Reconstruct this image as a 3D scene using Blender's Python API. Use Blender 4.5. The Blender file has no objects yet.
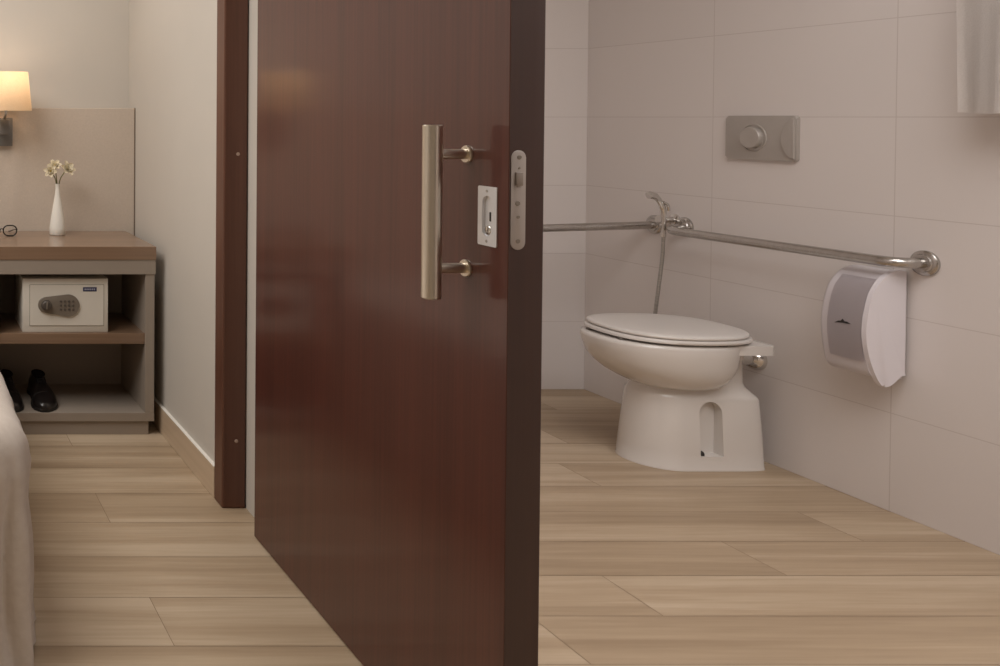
import bpy, bmesh, math, random
from mathutils import Vector, Matrix, noise
random.seed(4)
C = bpy.context.scene.collection
PI = math.pi

# ------------------------------------------------------------------ helpers
def lin(c):
    c = c / 255.0
    return c / 12.92 if c <= 0.04045 else ((c + 0.055) / 1.055) ** 2.4
def rgb(r, g, b): return (lin(r), lin(g), lin(b), 1.0)

def mat(name, col, rough=0.5, metal=0.0, spec=0.5, coat=0.0, coat_rough=0.1, trans=0.0, alpha=1.0,
        noise_amt=0.0, noise_scale=20.0, stretch=(1, 1, 1), bump=0.0, col2=None, sheen=0.0):
    m = bpy.data.materials.new(name); m.use_nodes = True
    nt = m.node_tree; b = nt.nodes['Principled BSDF']
    b.inputs['Base Color'].default_value = col
    b.inputs['Roughness'].default_value = rough
    b.inputs['Metallic'].default_value = metal
    b.inputs['Specular IOR Level'].default_value = spec
    b.inputs['Coat Weight'].default_value = coat
    b.inputs['Coat Roughness'].default_value = coat_rough
    b.inputs['Transmission Weight'].default_value = trans
    b.inputs['Alpha'].default_value = alpha
    b.inputs['Sheen Weight'].default_value = sheen
    if col2 is not None or bump > 0:
        tc = nt.nodes.new('ShaderNodeTexCoord'); mp = nt.nodes.new('ShaderNodeMapping')
        mp.inputs['Scale'].default_value = stretch
        nz = nt.nodes.new('ShaderNodeTexNoise'); nz.inputs['Scale'].default_value = noise_scale
        nz.inputs['Detail'].default_value = 5
        nt.links.new(tc.outputs['Object'], mp.inputs['Vector']); nt.links.new(mp.outputs['Vector'], nz.inputs['Vector'])
        if col2 is not None:
            rp = nt.nodes.new('ShaderNodeValToRGB')
            rp.color_ramp.elements[0].position = 0.3; rp.color_ramp.elements[1].position = 0.7
            rp.color_ramp.elements[0].color = col; rp.color_ramp.elements[1].color = col2
            nt.links.new(nz.outputs['Fac'], rp.inputs['Fac']); nt.links.new(rp.outputs['Color'], b.inputs['Base Color'])
        if bump > 0:
            bp = nt.nodes.new('ShaderNodeBump'); bp.inputs['Strength'].default_value = bump; bp.inputs['Distance'].default_value = 0.002
            nt.links.new(nz.outputs['Fac'], bp.inputs['Height']); nt.links.new(bp.outputs['Normal'], b.inputs['Normal'])
    return m

def tile_mat(name, horiz, off, col, mortar, width=0.6):
    """wall tiles 0.6 x 0.3 m; horiz = 'X' or 'Y' is the axis the tiles run along"""
    m = bpy.data.materials.new(name); m.use_nodes = True
    nt = m.node_tree; b = nt.nodes['Principled BSDF']
    g = nt.nodes.new('ShaderNodeNewGeometry'); s = nt.nodes.new('ShaderNodeSeparateXYZ'); cb = nt.nodes.new('ShaderNodeCombineXYZ')
    ad = nt.nodes.new('ShaderNodeMath'); ad.operation = 'ADD'; ad.inputs[1].default_value = off
    nt.links.new(g.outputs['Position'], s.inputs[0]); nt.links.new(s.outputs[horiz], ad.inputs[0])
    nt.links.new(ad.outputs[0], cb.inputs['X']); nt.links.new(s.outputs['Z'], cb.inputs['Y'])
    br = nt.nodes.new('ShaderNodeTexBrick'); br.offset = 0.0; br.squash = 1.0
    br.inputs['Color1'].default_value = col
    br.inputs['Color2'].default_value = tuple(c * 0.975 for c in col[:3]) + (1,)
    br.inputs['Mortar'].default_value = mortar
    br.inputs['Scale'].default_value = 1.0; br.inputs['Mortar Size'].default_value = 0.0016
    br.inputs['Mortar Smooth'].default_value = 0.3
    br.inputs['Brick Width'].default_value = width; br.inputs['Row Height'].default_value = 0.3
    nt.links.new(cb.outputs[0], br.inputs['Vector']); nt.links.new(br.outputs['Color'], b.inputs['Base Color'])
    bp = nt.nodes.new('ShaderNodeBump'); bp.inputs['Strength'].default_value = 0.25; bp.inputs['Distance'].default_value = 0.001; bp.invert = True
    nt.links.new(br.outputs['Fac'], bp.inputs['Height']); nt.links.new(bp.outputs['Normal'], b.inputs['Normal'])
    b.inputs['Roughness'].default_value = 0.3
    b.inputs['Specular IOR Level'].default_value = 0.45
    return m

def plank_mat(name, dark, mid, light):
    m = bpy.data.materials.new(name); m.use_nodes = True
    nt = m.node_tree; b = nt.nodes['Principled BSDF']; L = nt.links.new
    g = nt.nodes.new('ShaderNodeNewGeometry'); at = nt.nodes.new('ShaderNodeAttribute'); at.attribute_name = 'tone'
    sp = nt.nodes.new('ShaderNodeSeparateColor'); L(at.outputs['Color'], sp.inputs[0])
    mul = nt.nodes.new('ShaderNodeVectorMath'); mul.operation = 'SCALE'; mul.inputs['Scale'].default_value = 37.0
    L(at.outputs['Color'], mul.inputs[0])
    add = nt.nodes.new('ShaderNodeVectorMath'); add.operation = 'ADD'
    L(g.outputs['Position'], add.inputs[0]); L(mul.outputs[0], add.inputs[1])
    def nz(scale, st, det, dist=0.0):
        mp = nt.nodes.new('ShaderNodeMapping'); mp.inputs['Scale'].default_value = st
        n = nt.nodes.new('ShaderNodeTexNoise'); n.inputs['Scale'].default_value = scale; n.inputs['Detail'].default_value = det
        n.inputs['Distortion'].default_value = dist
        L(add.outputs[0], mp.inputs['Vector']); L(mp.outputs[0], n.inputs['Vector']); return n
    broad = nz(1.0, (0.55, 13, 1), 4, 0.4)
    fine = nz(1.0, (4, 85, 1), 4, 0.3)
    mx = nt.nodes.new('ShaderNodeMath'); mx.operation = 'MULTIPLY_ADD'; mx.inputs[1].default_value = 0.32
    L(fine.outputs['Fac'], mx.inputs[0]); L(broad.outputs['Fac'], mx.inputs[2])
    ad2 = nt.nodes.new('ShaderNodeMath'); ad2.operation = 'MULTIPLY_ADD'; ad2.inputs[1].default_value = 0.26
    L(sp.outputs[0], ad2.inputs[0]); L(mx.outputs[0], ad2.inputs[2])
    rp = nt.nodes.new('ShaderNodeValToRGB')
    e = rp.color_ramp.elements; e[0].position = 0.52; e[0].color = dark; e[1].position = 1.02; e[1].color = light
    k = rp.color_ramp.elements.new(0.77); k.color = mid
    L(ad2.outputs[0], rp.inputs['Fac']); L(rp.outputs['Color'], b.inputs['Base Color'])
    b.inputs['Roughness'].default_value = 0.42; b.inputs['Specular IOR Level'].default_value = 0.35
    return m

def wood_mat(name, dark, light, axis='Z', rough=0.4, spec=0.5, coat=0.0, coat_rough=0.3, sc=1.0, coat_ior=1.5):
    m = bpy.data.materials.new(name); m.use_nodes = True
    nt = m.node_tree; b = nt.nodes['Principled BSDF']; L = nt.links.new
    g = nt.nodes.new('ShaderNodeNewGeometry'); mp = nt.nodes.new('ShaderNodeMapping')
    st = {'Z': (150, 150, 3), 'X': (3, 120, 120), 'Y': (120, 3, 120)}[axis]
    mp.inputs['Scale'].default_value = tuple(s * sc for s in st)
    n = nt.nodes.new('ShaderNodeTexNoise'); n.inputs['Scale'].default_value = 1.0; n.inputs['Detail'].default_value = 4
    mp2 = nt.nodes.new('ShaderNodeMapping'); mp2.inputs['Scale'].default_value = tuple(s * sc * 0.12 for s in st)
    n2 = nt.nodes.new('ShaderNodeTexNoise'); n2.inputs['Scale'].default_value = 1.0; n2.inputs['Detail'].default_value = 2
    L(g.outputs['Position'], mp.inputs[0]); L(mp.outputs[0], n.inputs['Vector'])
    L(g.outputs['Position'], mp2.inputs[0]); L(mp2.outputs[0], n2.inputs['Vector'])
    a = nt.nodes.new('ShaderNodeMath'); a.operation = 'ADD'; L(n.outputs['Fac'], a.inputs[0]); L(n2.outputs['Fac'], a.inputs[1])
    h = nt.nodes.new('ShaderNodeMath'); h.operation = 'MULTIPLY'; h.inputs[1].default_value = 0.5; L(a.outputs[0], h.inputs[0])
    rp = nt.nodes.new('ShaderNodeValToRGB'); e = rp.color_ramp.elements
    e[0].position = 0.33; e[0].color = dark; e[1].position = 0.67; e[1].color = light
    L(h.outputs[0], rp.inputs['Fac']); L(rp.outputs['Color'], b.inputs['Base Color'])
    b.inputs['Roughness'].default_value = rough; b.inputs['Specular IOR Level'].default_value = spec
    b.inputs['Coat Weight'].default_value = coat; b.inputs['Coat Roughness'].default_value = coat_rough; b.inputs['Coat IOR'].default_value = coat_ior
    return m

def NB(): return bmesh.new()

def box(bm, x0, x1, y0, y1, z0, z1, bev=0.0, seg=2):
    r = bmesh.ops.create_cube(bm, size=1.0)
    vs = r['verts']
    for v in vs:
        v.co = Vector((x0 + (v.co.x + .5) * (x1 - x0), y0 + (v.co.y + .5) * (y1 - y0), z0 + (v.co.z + .5) * (z1 - z0)))
    if bev > 0:
        es = list({e for v in vs for e in v.link_edges})
        bmesh.ops.bevel(bm, geom=es, offset=bev, segments=seg, affect='EDGES', profile=0.5)

def loft(bm, rings, cap0=True, cap1=True, closed=True):
    R = [[bm.verts.new(p) for p in ring] for ring in rings]
    n = len(R[0])
    for a, b in zip(R[:-1], R[1:]):
        for i in range(n if closed else n - 1):
            j = (i + 1) % n
            bm.faces.new((a[i], a[j], b[j], b[i]))
    if cap0: bm.faces.new(list(reversed(R[0])))
    if cap1: bm.faces.new(R[-1])
    return R

def tube(bm, pts, r, n=16, cap=True):
    pts = [Vector(p) for p in pts]; rs = r if isinstance(r, (list, tuple)) else [r] * len(pts)
    rings = []; up = None
    for i, p in enumerate(pts):
        t = (pts[min(i + 1, len(pts) - 1)] - pts[max(i - 1, 0)]).normalized()
        if up is None:
            up = Vector((0, 0, 1)) if abs(t.z) < 0.9 else Vector((0, 1, 0))
        a = (up - t * up.dot(t)).normalized(); b = t.cross(a); up = a
        rings.append([p + (a * math.cos(2 * PI * k / n) + b * math.sin(2 * PI * k / n)) * rs[i] for k in range(n)])
    loft(bm, rings, cap, cap)

def fillet(pts, r, n=8):
    """polyline with rounded corners"""
    pts = [Vector(p) for p in pts]; out = [pts[0]]
    for a, b, c in zip(pts[:-2], pts[1:-1], pts[2:]):
        d1 = (a - b).normalized(); d2 = (c - b).normalized()
        p0 = b + d1 * r; p2 = b + d2 * r
        for k in range(n + 1):
            t = k / n
            out.append(p0 * (1 - t) ** 2 + b * 2 * t * (1 - t) + p2 * t ** 2)
    out.append(pts[-1]); return out

def bez(pts, n=24):
    """Catmull-Rom through points"""
    P = [Vector(p) for p in pts]; P = [2 * P[0] - P[1]] + P + [2 * P[-1] - P[-2]]
    out = []
    for i in range(1, len(P) - 2):
        for k in range(n):
            t = k / n; a, b, c, d = P[i - 1:i + 3]
            out.append(0.5 * (2 * b + (c - a) * t + (2 * a - 5 * b + 4 * c - d) * t * t + (3 * b - a - 3 * c + d) * t ** 3))
    out.append(P[-2]); return out

def lathe(bm, prof, origin, axis='Z', n=32, cap0=True, cap1=True):
    """prof: list of (r, h) along axis ('Z', '-X', '-Y')"""
    o = Vector(origin)
    A = {'Z': (Vector((1, 0, 0)), Vector((0, 1, 0)), Vector((0, 0, 1))),
         '-X': (Vector((0, 0, 1)), Vector((0, 1, 0)), Vector((-1, 0, 0))),
         '-Y': (Vector((1, 0, 0)), Vector((0, 0, 1)), Vector((0, -1, 0)))}[axis]
    rings = [[o + (A[0] * math.cos(2 * PI * k / n) + A[1] * math.sin(2 * PI * k / n)) * r + A[2] * h for k in range(n)] for r, h in prof]
    loft(bm, rings, cap0, cap1)

def prism(bm, outline, vec, bev=0.0):
    vec = Vector(vec)
    a = [bm.verts.new(p) for p in outline]; b = [bm.verts.new(Vector(p) + vec) for p in outline]
    n = len(a)
    f1 = bm.faces.new(list(reversed(a))); f2 = bm.faces.new(b)
    for i in range(n):
        j = (i + 1) % n; bm.faces.new((a[i], a[j], b[j], b[i]))
    if bev > 0:
        bmesh.ops.bevel(bm, geom=list(f2.edges), offset=bev, segments=3, affect='EDGES', profile=0.5)

def rrect(w, h, r, n=6):
    """2-D rounded rectangle, centred"""
    out = []
    for cx, cy, a0 in ((w / 2 - r, h / 2 - r, 0), (-w / 2 + r, h / 2 - r, 90), (-w / 2 + r, -h / 2 + r, 180), (w / 2 - r, -h / 2 + r, 270)):
        for k in range(n + 1):
            a = math.radians(a0 + 90 * k / n); out.append((cx + r * math.cos(a), cy + r * math.sin(a)))
    return out

def root_loc(p):
    while p.parent: p = p.parent
    return p.location
def obj(name, bm, m, parent=None, loc=None, ang=40, smooth=True):
    """links the bmesh (world coordinates) as ONE mesh object, origin at loc or at its thing's base"""
    bmesh.ops.recalc_face_normals(bm, faces=bm.faces)
    me = bpy.data.meshes.new(name)
    o = bpy.data.objects.new(name, me); C.objects.link(o)
    base = Vector(root_loc(parent)) if parent else Vector(loc if loc else (0, 0, 0))
    bmesh.ops.translate(bm, verts=bm.verts, vec=-base)
    bm.to_mesh(me); bm.free()
    if parent: o.parent = parent
    else: o.location = base
    if smooth:
        for p in me.polygons: p.use_smooth = True
        me.set_sharp_from_angle(angle=math.radians(ang))
    me.materials.append(m)
    return o
def tag(o, label, cat, group=None):
    o['label'] = label; o['category'] = cat
    if group: o['group'] = group
    return o
def thing(name, label, cat, loc, group=None):
    o = bpy.data.objects.new(name, None); C.objects.link(o); o.location = loc; o.empty_display_size = 0.05
    return tag(o, label, cat, group)
def struct(name, bm, m, parent=None, **k):
    o = obj(name, bm, m, parent, smooth=k.get('smooth', False))
    if parent is None: o['kind'] = 'structure'
    return o
def boolean_cut(o, cutter_bm):
    base = Vector(root_loc(o))
    bmesh.ops.recalc_face_normals(cutter_bm, faces=cutter_bm.faces)
    bmesh.ops.translate(cutter_bm, verts=cutter_bm.verts, vec=-base)
    me = bpy.data.meshes.new('cut'); cutter_bm.to_mesh(me); cutter_bm.free()
    c = bpy.data.objects.new('cut', me); C.objects.link(c); c.location = base
    bpy.context.view_layer.update()
    md = o.modifiers.new('b', 'BOOLEAN'); md.operation = 'DIFFERENCE'; md.object = c; md.solver = 'EXACT'
    dg = bpy.context.evaluated_depsgraph_get()
    new = bpy.data.meshes.new_from_object(o.evaluated_get(dg))
    o.modifiers.clear(); old = o.data; nm = old.name; o.data = new
    bpy.data.meshes.remove(old); new.name = nm
    bpy.data.objects.remove(c); bpy.data.meshes.remove(me)
    for p in new.polygons: p.use_smooth = True
    new.set_sharp_from_angle(angle=math.radians(40))

# ------------------------------------------------------------------ materials
M_paint = mat('painted plaster', rgb(203, 196, 187), rough=0.75, spec=0.2, col2=rgb(206, 199, 190), noise_scale=3)
M_ceil = mat('white ceiling paint', rgb(240, 236, 228), rough=0.9, spec=0.1, col2=rgb(238, 233, 225), noise_scale=2)
RX_T = 3.005
TILE = rgb(226, 218, 214); MORT = rgb(208, 198, 193)
M_tile_r = tile_mat('beige wall tile right', 'Y', 10 * 0.608 - 2.692, TILE, MORT, 0.608)
M_tile_b = tile_mat('beige wall tile back', 'X', 6.0 - RX_T, TILE, MORT)
M_plank = plank_mat('oak look planks', rgb(158, 136, 111), rgb(177, 155, 129), rgb(196, 176, 151))
M_grout = mat('plank joint', rgb(146, 124, 101), rough=0.8, col2=rgb(140, 118, 95), noise_scale=40)
M_door = wood_mat('dark mahogany veneer', rgb(66, 30, 22), rgb(84, 41, 31), 'Z', rough=0.5, spec=0.35, coat=0.7, coat_rough=0.14, coat_ior=1.5)
M_door_shaded = wood_mat('shaded mahogany', rgb(56, 35, 28), rgb(64, 40, 32), 'Z', rough=0.45)  # mahogany darkened: the shade on the leaf edge is put into the colour
M_frame = wood_mat('brown stained frame', rgb(90, 57, 44), rgb(103, 67, 52), 'Z', rough=0.4)
M_base = wood_mat('oak baseboard', rgb(196, 173, 147), rgb(210, 188, 162), 'Y', rough=0.45, sc=0.5)
M_steel = mat('brushed stainless steel', (0.54, 0.515, 0.49, 1), rough=0.24, metal=1.0, col2=(0.48, 0.46, 0.435, 1), noise_scale=60, stretch=(1, 1, 0.05))
M_chrome = mat('polished chrome', (0.72, 0.7, 0.67, 1), rough=0.12, metal=1.0, col2=(0.66, 0.64, 0.61, 1), noise_scale=30)
M_satin = mat('satin nickel', (0.80, 0.74, 0.65, 1), rough=0.33, metal=1.0, col2=(0.74, 0.68, 0.59, 1), noise_scale=30, stretch=(1, 1, 0.1))
M_satin_l = mat('light satin plate', (0.80, 0.79, 0.80, 1), rough=0.35, metal=0.4, col2=(0.74, 0.73, 0.74, 1), noise_scale=30)
M_plate = mat('matt silver plate', (0.46, 0.42, 0.385, 1), rough=0.4, metal=0.3, col2=(0.44, 0.40, 0.365, 1), noise_scale=30)
M_bolt = mat('latch bronze', (0.27, 0.23, 0.20, 1), rough=0.4, metal=0.5, col2=(0.25, 0.21, 0.18, 1), noise_scale=30)
M_lock = mat('dull nickel plate', (0.40, 0.355, 0.325, 1), rough=0.42, metal=0.4, col2=(0.38, 0.335, 0.305, 1), noise_scale=30)
M_dark = mat('dark recess', rgb(36, 33, 31), rough=0.6, col2=rgb(30, 28, 26), noise_scale=30)
M_cer = mat('white glazed ceramic', rgb(220, 214, 208), rough=0.16, spec=0.5, coat=0.3, coat_rough=0.05, col2=rgb(218, 211, 205), noise_scale=4)
M_lid = mat('white plastic lid', rgb(220, 214, 209), rough=0.28, spec=0.45, col2=rgb(218, 212, 206), noise_scale=4)
M_buf = mat('rubber bumper', rgb(120, 112, 104), rough=0.6, col2=rgb(112, 104, 98), noise_scale=20)
M_plastic = mat('white plastic', rgb(226, 220, 224), rough=0.3, col2=rgb(228, 222, 226), noise_scale=5)
M_plastic_f = mat('greyish frame plastic', rgb(214, 207, 210), rough=0.3, col2=rgb(210, 203, 206), noise_scale=5)
M_smoke = mat('smoky translucent plastic', rgb(218, 208, 210), rough=0.3, col2=rgb(213, 203, 205), noise_scale=5)
M_mark = mat('printed dark mark', rgb(48, 42, 42), rough=0.5, col2=rgb(44, 38, 38), noise_scale=20)
M_unit = mat('grey beige laminate', rgb(160, 148, 136), rough=0.5, spec=0.35, col2=rgb(154, 142, 130), noise_scale=3)
M_unit_wood = wood_mat('walnut toned laminate', rgb(120, 94, 73), rgb(146, 118, 95), 'X', rough=0.36, sc=0.5, coat=0.8, coat_rough=0.25)
M_panel = mat('woven beige panel', rgb(204, 190, 176), rough=0.85, spec=0.15, col2=rgb(198, 184, 170), noise_scale=160, bump=0.2)
M_panel_shade = mat('panel edge shade', rgb(128, 112, 98), rough=0.7, col2=rgb(122, 107, 93), noise_scale=20)  # panel tone darkened, shading of the panel's side put into the colour
M_safe = mat('cream powder coat', rgb(226, 220, 209), rough=0.45, col2=rgb(224, 218, 207), noise_scale=30)
M_safe_line = mat('safe seam', rgb(150, 142, 128), rough=0.6, col2=rgb(144, 136, 122), noise_scale=30)
M_keypad = mat('grey keypad plastic', rgb(126, 116, 104), rough=0.4, col2=rgb(120, 110, 99), noise_scale=30)
M_key = mat('keypad buttons', rgb(84, 76, 70), rough=0.4, col2=rgb(90, 82, 75), noise_scale=30)
M_badge = mat('blue badge', rgb(58, 62, 96), rough=0.4, col2=rgb(54, 58, 92), noise_scale=30)
M_badge_l = mat('badge lettering', rgb(176, 176, 190), rough=0.4, col2=rgb(170, 170, 184), noise_scale=30)
M_leather = mat('black polished leather', rgb(30, 25, 24), rough=0.28, spec=0.5, coat=0.3, coat_rough=0.15, col2=rgb(25, 21, 20), noise_scale=40)
M_sole = mat('black sole', rgb(24, 20, 19), rough=0.5, col2=rgb(20, 17, 16), noise_scale=30)
M_lining = mat('dark lining', rgb(24, 18, 17), rough=0.85, col2=rgb(20, 15, 14), noise_scale=30)
M_vase = mat('white porcelain vase', rgb(238, 234, 226), rough=0.2, coat=0.3, coat_rough=0.1, col2=rgb(236, 232, 223), noise_scale=10)
M_petal = mat('cream petals', rgb(252, 244, 224), rough=0.6, col2=rgb(249, 238, 213), noise_scale=120, spec=0.2)
M_heart = mat('yellow flower heart', rgb(212, 182, 96), rough=0.7, col2=rgb(200, 168, 80), noise_scale=120)
M_stem = mat('green stem', rgb(118, 116, 66), rough=0.6, col2=rgb(104, 104, 56), noise_scale=60)
M_glasses = mat('black acetate', rgb(30, 26, 24), rough=0.25, col2=rgb(26, 22, 20), noise_scale=30)
M_lens = bpy.data.materials.new('clear lens'); M_lens.use_nodes = True
_nt = M_lens.node_tree; _nt.nodes.remove(_nt.nodes['Principled BSDF'])
_a = _nt.nodes.new('ShaderNodeBsdfTransparent'); _g = _nt.nodes.new('ShaderNodeBsdfGlossy'); _g.inputs['Roughness'].default_value = 0.05
_x = _nt.nodes.new('ShaderNodeMixShader'); _x.inputs[0].default_value = 0.06
_nt.links.new(_a.outputs[0], _x.inputs[1]); _nt.links.new(_g.outputs[0], _x.inputs[2]); _nt.links.new(_x.outputs[0], _nt.nodes['Material Output'].inputs['Surface'])
M_bedspread = mat('cream cotton bedspread', rgb(206, 195, 184), rough=0.9, spec=0.1, sheen=0.15, col2=rgb(200, 188, 177), noise_scale=60, bump=0.5)
M_mattress = mat('white mattress ticking', rgb(232, 228, 220), rough=0.9, col2=rgb(226, 221, 212), noise_scale=50)
M_towel = mat('white terry towel', rgb(236, 228, 222), rough=0.95, spec=0.05, sheen=0.25, col2=rgb(230, 222, 216), noise_scale=260, bump=0.25)
M_lampmetal = mat('brushed grey metal', (0.26, 0.255, 0.25, 1), rough=0.38, metal=0.8, col2=(0.24, 0.235, 0.23, 1), noise_scale=40)
M_cap = mat('pale screw cap', rgb(190, 164, 148), rough=0.5, col2=rgb(184, 158, 142), noise_scale=40)
M_hose = mat('steel flexible hose', (0.52, 0.5, 0.47, 1), rough=0.35, metal=0.9, col2=(0.36, 0.345, 0.32, 1), noise_scale=400, stretch=(0.1, 0.1, 1))

def shade_mat():
    m = bpy.data.materials.new('linen lamp shade'); m.use_nodes = True
    nt = m.node_tree; L = nt.links.new
    out = nt.nodes['Material Output']; nt.nodes.remove(nt.nodes['Principled BSDF'])
    tc = nt.nodes.new('ShaderNodeTexCoord'); nz = nt.nodes.new('ShaderNodeTexNoise'); nz.inputs['Scale'].default_value = 180
    L(tc.outputs['Object'], nz.inputs['Vector'])
    rp = nt.nodes.new('ShaderNodeValToRGB'); rp.color_ramp.elements[0].color = rgb(240, 222, 196); rp.color_ramp.elements[1].color = rgb(250, 236, 214)
    L(nz.outputs['Fac'], rp.inputs['Fac'])
    d = nt.nodes.new('ShaderNodeBsdfDiffuse'); t = nt.nodes.new('ShaderNodeBsdfTranslucent'); mx = nt.nodes.new('ShaderNodeMixShader'); mx.inputs[0].default_value = 0.5
    L(rp.outputs['Color'], d.inputs['Color']); L(rp.outputs['Color'], t.inputs['Color'])
    L(d.outputs[0], mx.inputs[1]); L(t.outputs[0], mx.inputs[2]); L(mx.outputs[0], out.inputs['Surface'])
    return m
M_shade = shade_mat()
def bulb_mat():
    m = bpy.data.materials.new('lit bulb'); m.use_nodes = True
    b = m.node_tree.nodes['Principled BSDF']
    b.inputs['Base Color'].default_value = (1, .9, .75, 1)
    b.inputs['Emission Color'].default_value = (1, .85, .68, 1); b.inputs['Emission Strength'].default_value = 2.0
    return m
M_bulb = bulb_mat()

# ------------------------------------------------------------------ room shell
WX = 0.992      # bedroom face of the wall between the rooms
NX = 1.054      # the wall behind the sliding door is set back to here
BX = 1.155      # bathroom face of that wall
RX = 3.005        # bathroom right wall
BYW = 3.905      # back wall
XL, YF, ZC = -2.6, -1.3, 2.5

def plank_floor(name, x0, x1, y0, y1, width, ybase, joints, length=1.2, seed=1):
    rnd = random.Random(seed)
    bm = NB(); lay = bm.loops.layers.float_color.new('tone')
    gap = 0.0008
    k0 = math.floor((y0 - ybase) / width); k1 = math.ceil((y1 - ybase) / width)
    for k in range(k0, k1):
        ya = max(y0, ybase + k * width + gap); yb = min(y1, ybase + (k + 1) * width - gap)
        j = joints.get(k, rnd.uniform(0, length))
        n = math.floor((x0 - j) / length)
        x = j + n * length
        while x < x1:
            xa = max(x0, x + gap); xb = min(x1, x + length - gap)
            if xb > xa + 0.002:
                vs = [bm.verts.new((a, b, 0)) for a, b in ((xa, ya), (xb, ya), (xb, yb), (xa, yb))]
                f = bm.faces.new(vs); c = (rnd.random(), rnd.random(), rnd.random(), 1)
                for l in f.loops: l[lay] = c
            x += length
    bm2 = bm
    # joint bed just below the planks
    vs = [bm.verts.new((a, b, -0.0012)) for a, b in ((x0, y0), (x1, y0), (x1, y1), (x0, y1))]
    f = bm.faces.new(vs); f.material_index = 1
    vs2 = [bm.verts.new((a, b, -0.05)) for a, b in ((x0, y0), (x1, y0), (x1, y1), (x0, y1))]
    bm.faces.new(list(reversed(vs2))).material_index = 1
    for i in range(4):
        bm.faces.new((vs2[i], vs2[(i + 1) % 4], vs[(i + 1) % 4], vs[i])).material_index = 1
    me = bpy.data.meshes.new(name); bm.to_mesh(me); bm.free()
    me.materials.append(M_plank); me.materials.append(M_grout)
    o = bpy.data.objects.new(name, me); C.objects.link(o); o['kind'] = 'structure'
    return o
plank_floor('floor', XL, WX + 0.06, YF, BYW, 0.205, 2.0, {0: 0.617, 1: -0.13, 2: -0.15, 3: 0.615, 4: -0.14, 5: -0.16, 6: 0.62}, seed=5)
# bathroom rows counted from Y = 2.31
plank_floor('floor.001', WX + 0.06, RX, YF, BYW, 0.1885, 2.31,
            {0: 2.315, 1: 2.72, -1: 1.83, -2: 1.51, 2: 1.8, 3: 2.272, 4: 1.79, -3: 1.2, 5: 2.45}, seed=11)

bm = NB(); box(bm, XL - .1, RX + .1, YF - .1, BYW + .1, ZC, ZC + .1); struct('ceiling', bm, M_ceil)
bm = NB(); box(bm, XL - .1, WX + .05, BYW, BYW + .1, 0, ZC); struct('wall_back', bm, M_paint)
bm = NB(); box(bm, WX + .05, RX + .1, BYW, BYW + .1, 0, ZC); struct('wall_back_bathroom', bm, M_tile_b)
bm = NB(); box(bm, RX, RX + .1, YF, BYW, 0, ZC); struct('wall_right', bm, M_tile_r)
bm = NB(); box(bm, XL - .1, XL, YF - .1, BYW, 0, ZC); struct('wall_left', bm, M_paint)
bm = NB(); box(bm, XL, WX + .05, YF - .1, YF, 0, ZC); struct('wall_front', bm, M_paint)
bm = NB(); box(bm, WX + .05, RX + .1, YF - .1, YF, 0, ZC); struct('wall_front_bathroom', bm, M_tile_b)
# wall between the rooms: thick part beyond the post, set-back part behind the door, near part, lintel
bm = NB()
pl = [(WX, BYW, 0), (WX, 2.78, 0), (NX, 2.78, 0), (NX, 1.62, 0), (BX - .012, 1.62, 0), (BX - .012, BYW, 0)]
prism(bm, pl, (0, 0, ZC)); struct('wall_middle', bm, M_paint)
bm = NB(); box(bm, BX - .012, BX, 1.62, BYW, 0, ZC); struct('wall_middle_tiles', bm, M_tile_r)
bm = NB(); box(bm, WX, BX, YF, 0.58, 0, ZC); box(bm, NX, BX, 0.58, 1.62, 2.1, ZC); struct('wall_middle_near', bm, M_paint)

# baseboards
bm = NB(); box(bm, WX - .012, WX, 2.785, BYW - .0, 0, 0.098, 0.002); struct('baseboard_right', bm, M_base)
bm = NB(); box(bm, XL, XL + .012, YF, BYW, 0, 0.098, 0.002); struct('baseboard_left', bm, M_base)

bm = NB(); box(bm, WX - .0122, WX, 2.786, BYW - .001, 0.098, 0.1005); struct('baseboard_right_sealant', bm, M_ceil)
# brown post that ends the thick wall, with its screw caps, and the lining of the opening
bm = NB(); box(bm, 0.979, 1.0515, 2.709, 2.78, 0, 2.2, 0.005, 2)
post = struct('trim_1', bm, M_frame)
for z in (1.087, 0.208):
    bm = NB(); lathe(bm, [(0.0055, 0), (0.0055, 0.0012), (0.004, 0.002)], (1.022, 2.7092, z), '-Y', 16); obj('screw_cap', bm, M_cap, post)
bm = NB(); box(bm, NX + .002, BX + .002, 1.603, 1.62, 0, 2.1, 0.002); struct('trim_2', bm, M_door_shaded)
bm = NB(); box(bm, WX, BX + .002, 0.58, 0.60, 0, 2.1, 0.002); struct('trim_3', bm, M_door_shaded)
# head rail the door hangs from
bm = NB(); box(bm, 0.99, NX, 0.60, 2.709, 2.11, 2.2, 0.003); struct('trim_4', bm, M_frame)

# ------------------------------------------------------------------ sliding door
DX0, DX1, DY0, DY1 = 1.004, 1.049, 1.472, 2.522
door = bpy.data.objects.new('door_1', None); C.objects.link(door); door.location = ((DX0 + DX1) / 2, (DY0 + DY1) / 2, 0); door['kind'] = 'structure'
door['label'] = 'dark brown wooden sliding door standing half open'
bm = NB(); box(bm, DX0, DX1 , DY0, DY1, 0.004, 2.108, 0.0012, 1); leaf = obj('door_leaf', bm, M_door, door, smooth=False)
bm = NB(); box(bm, DX0 + .0008, DX1 - .0004, DY0 - .0012, DY0 + .0005, 0.004, 2.108); obj('shaded_edge', bm, M_door_shaded, door, smooth=False)  # thin strip over the near edge, its shade painted in as darker wood
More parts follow.
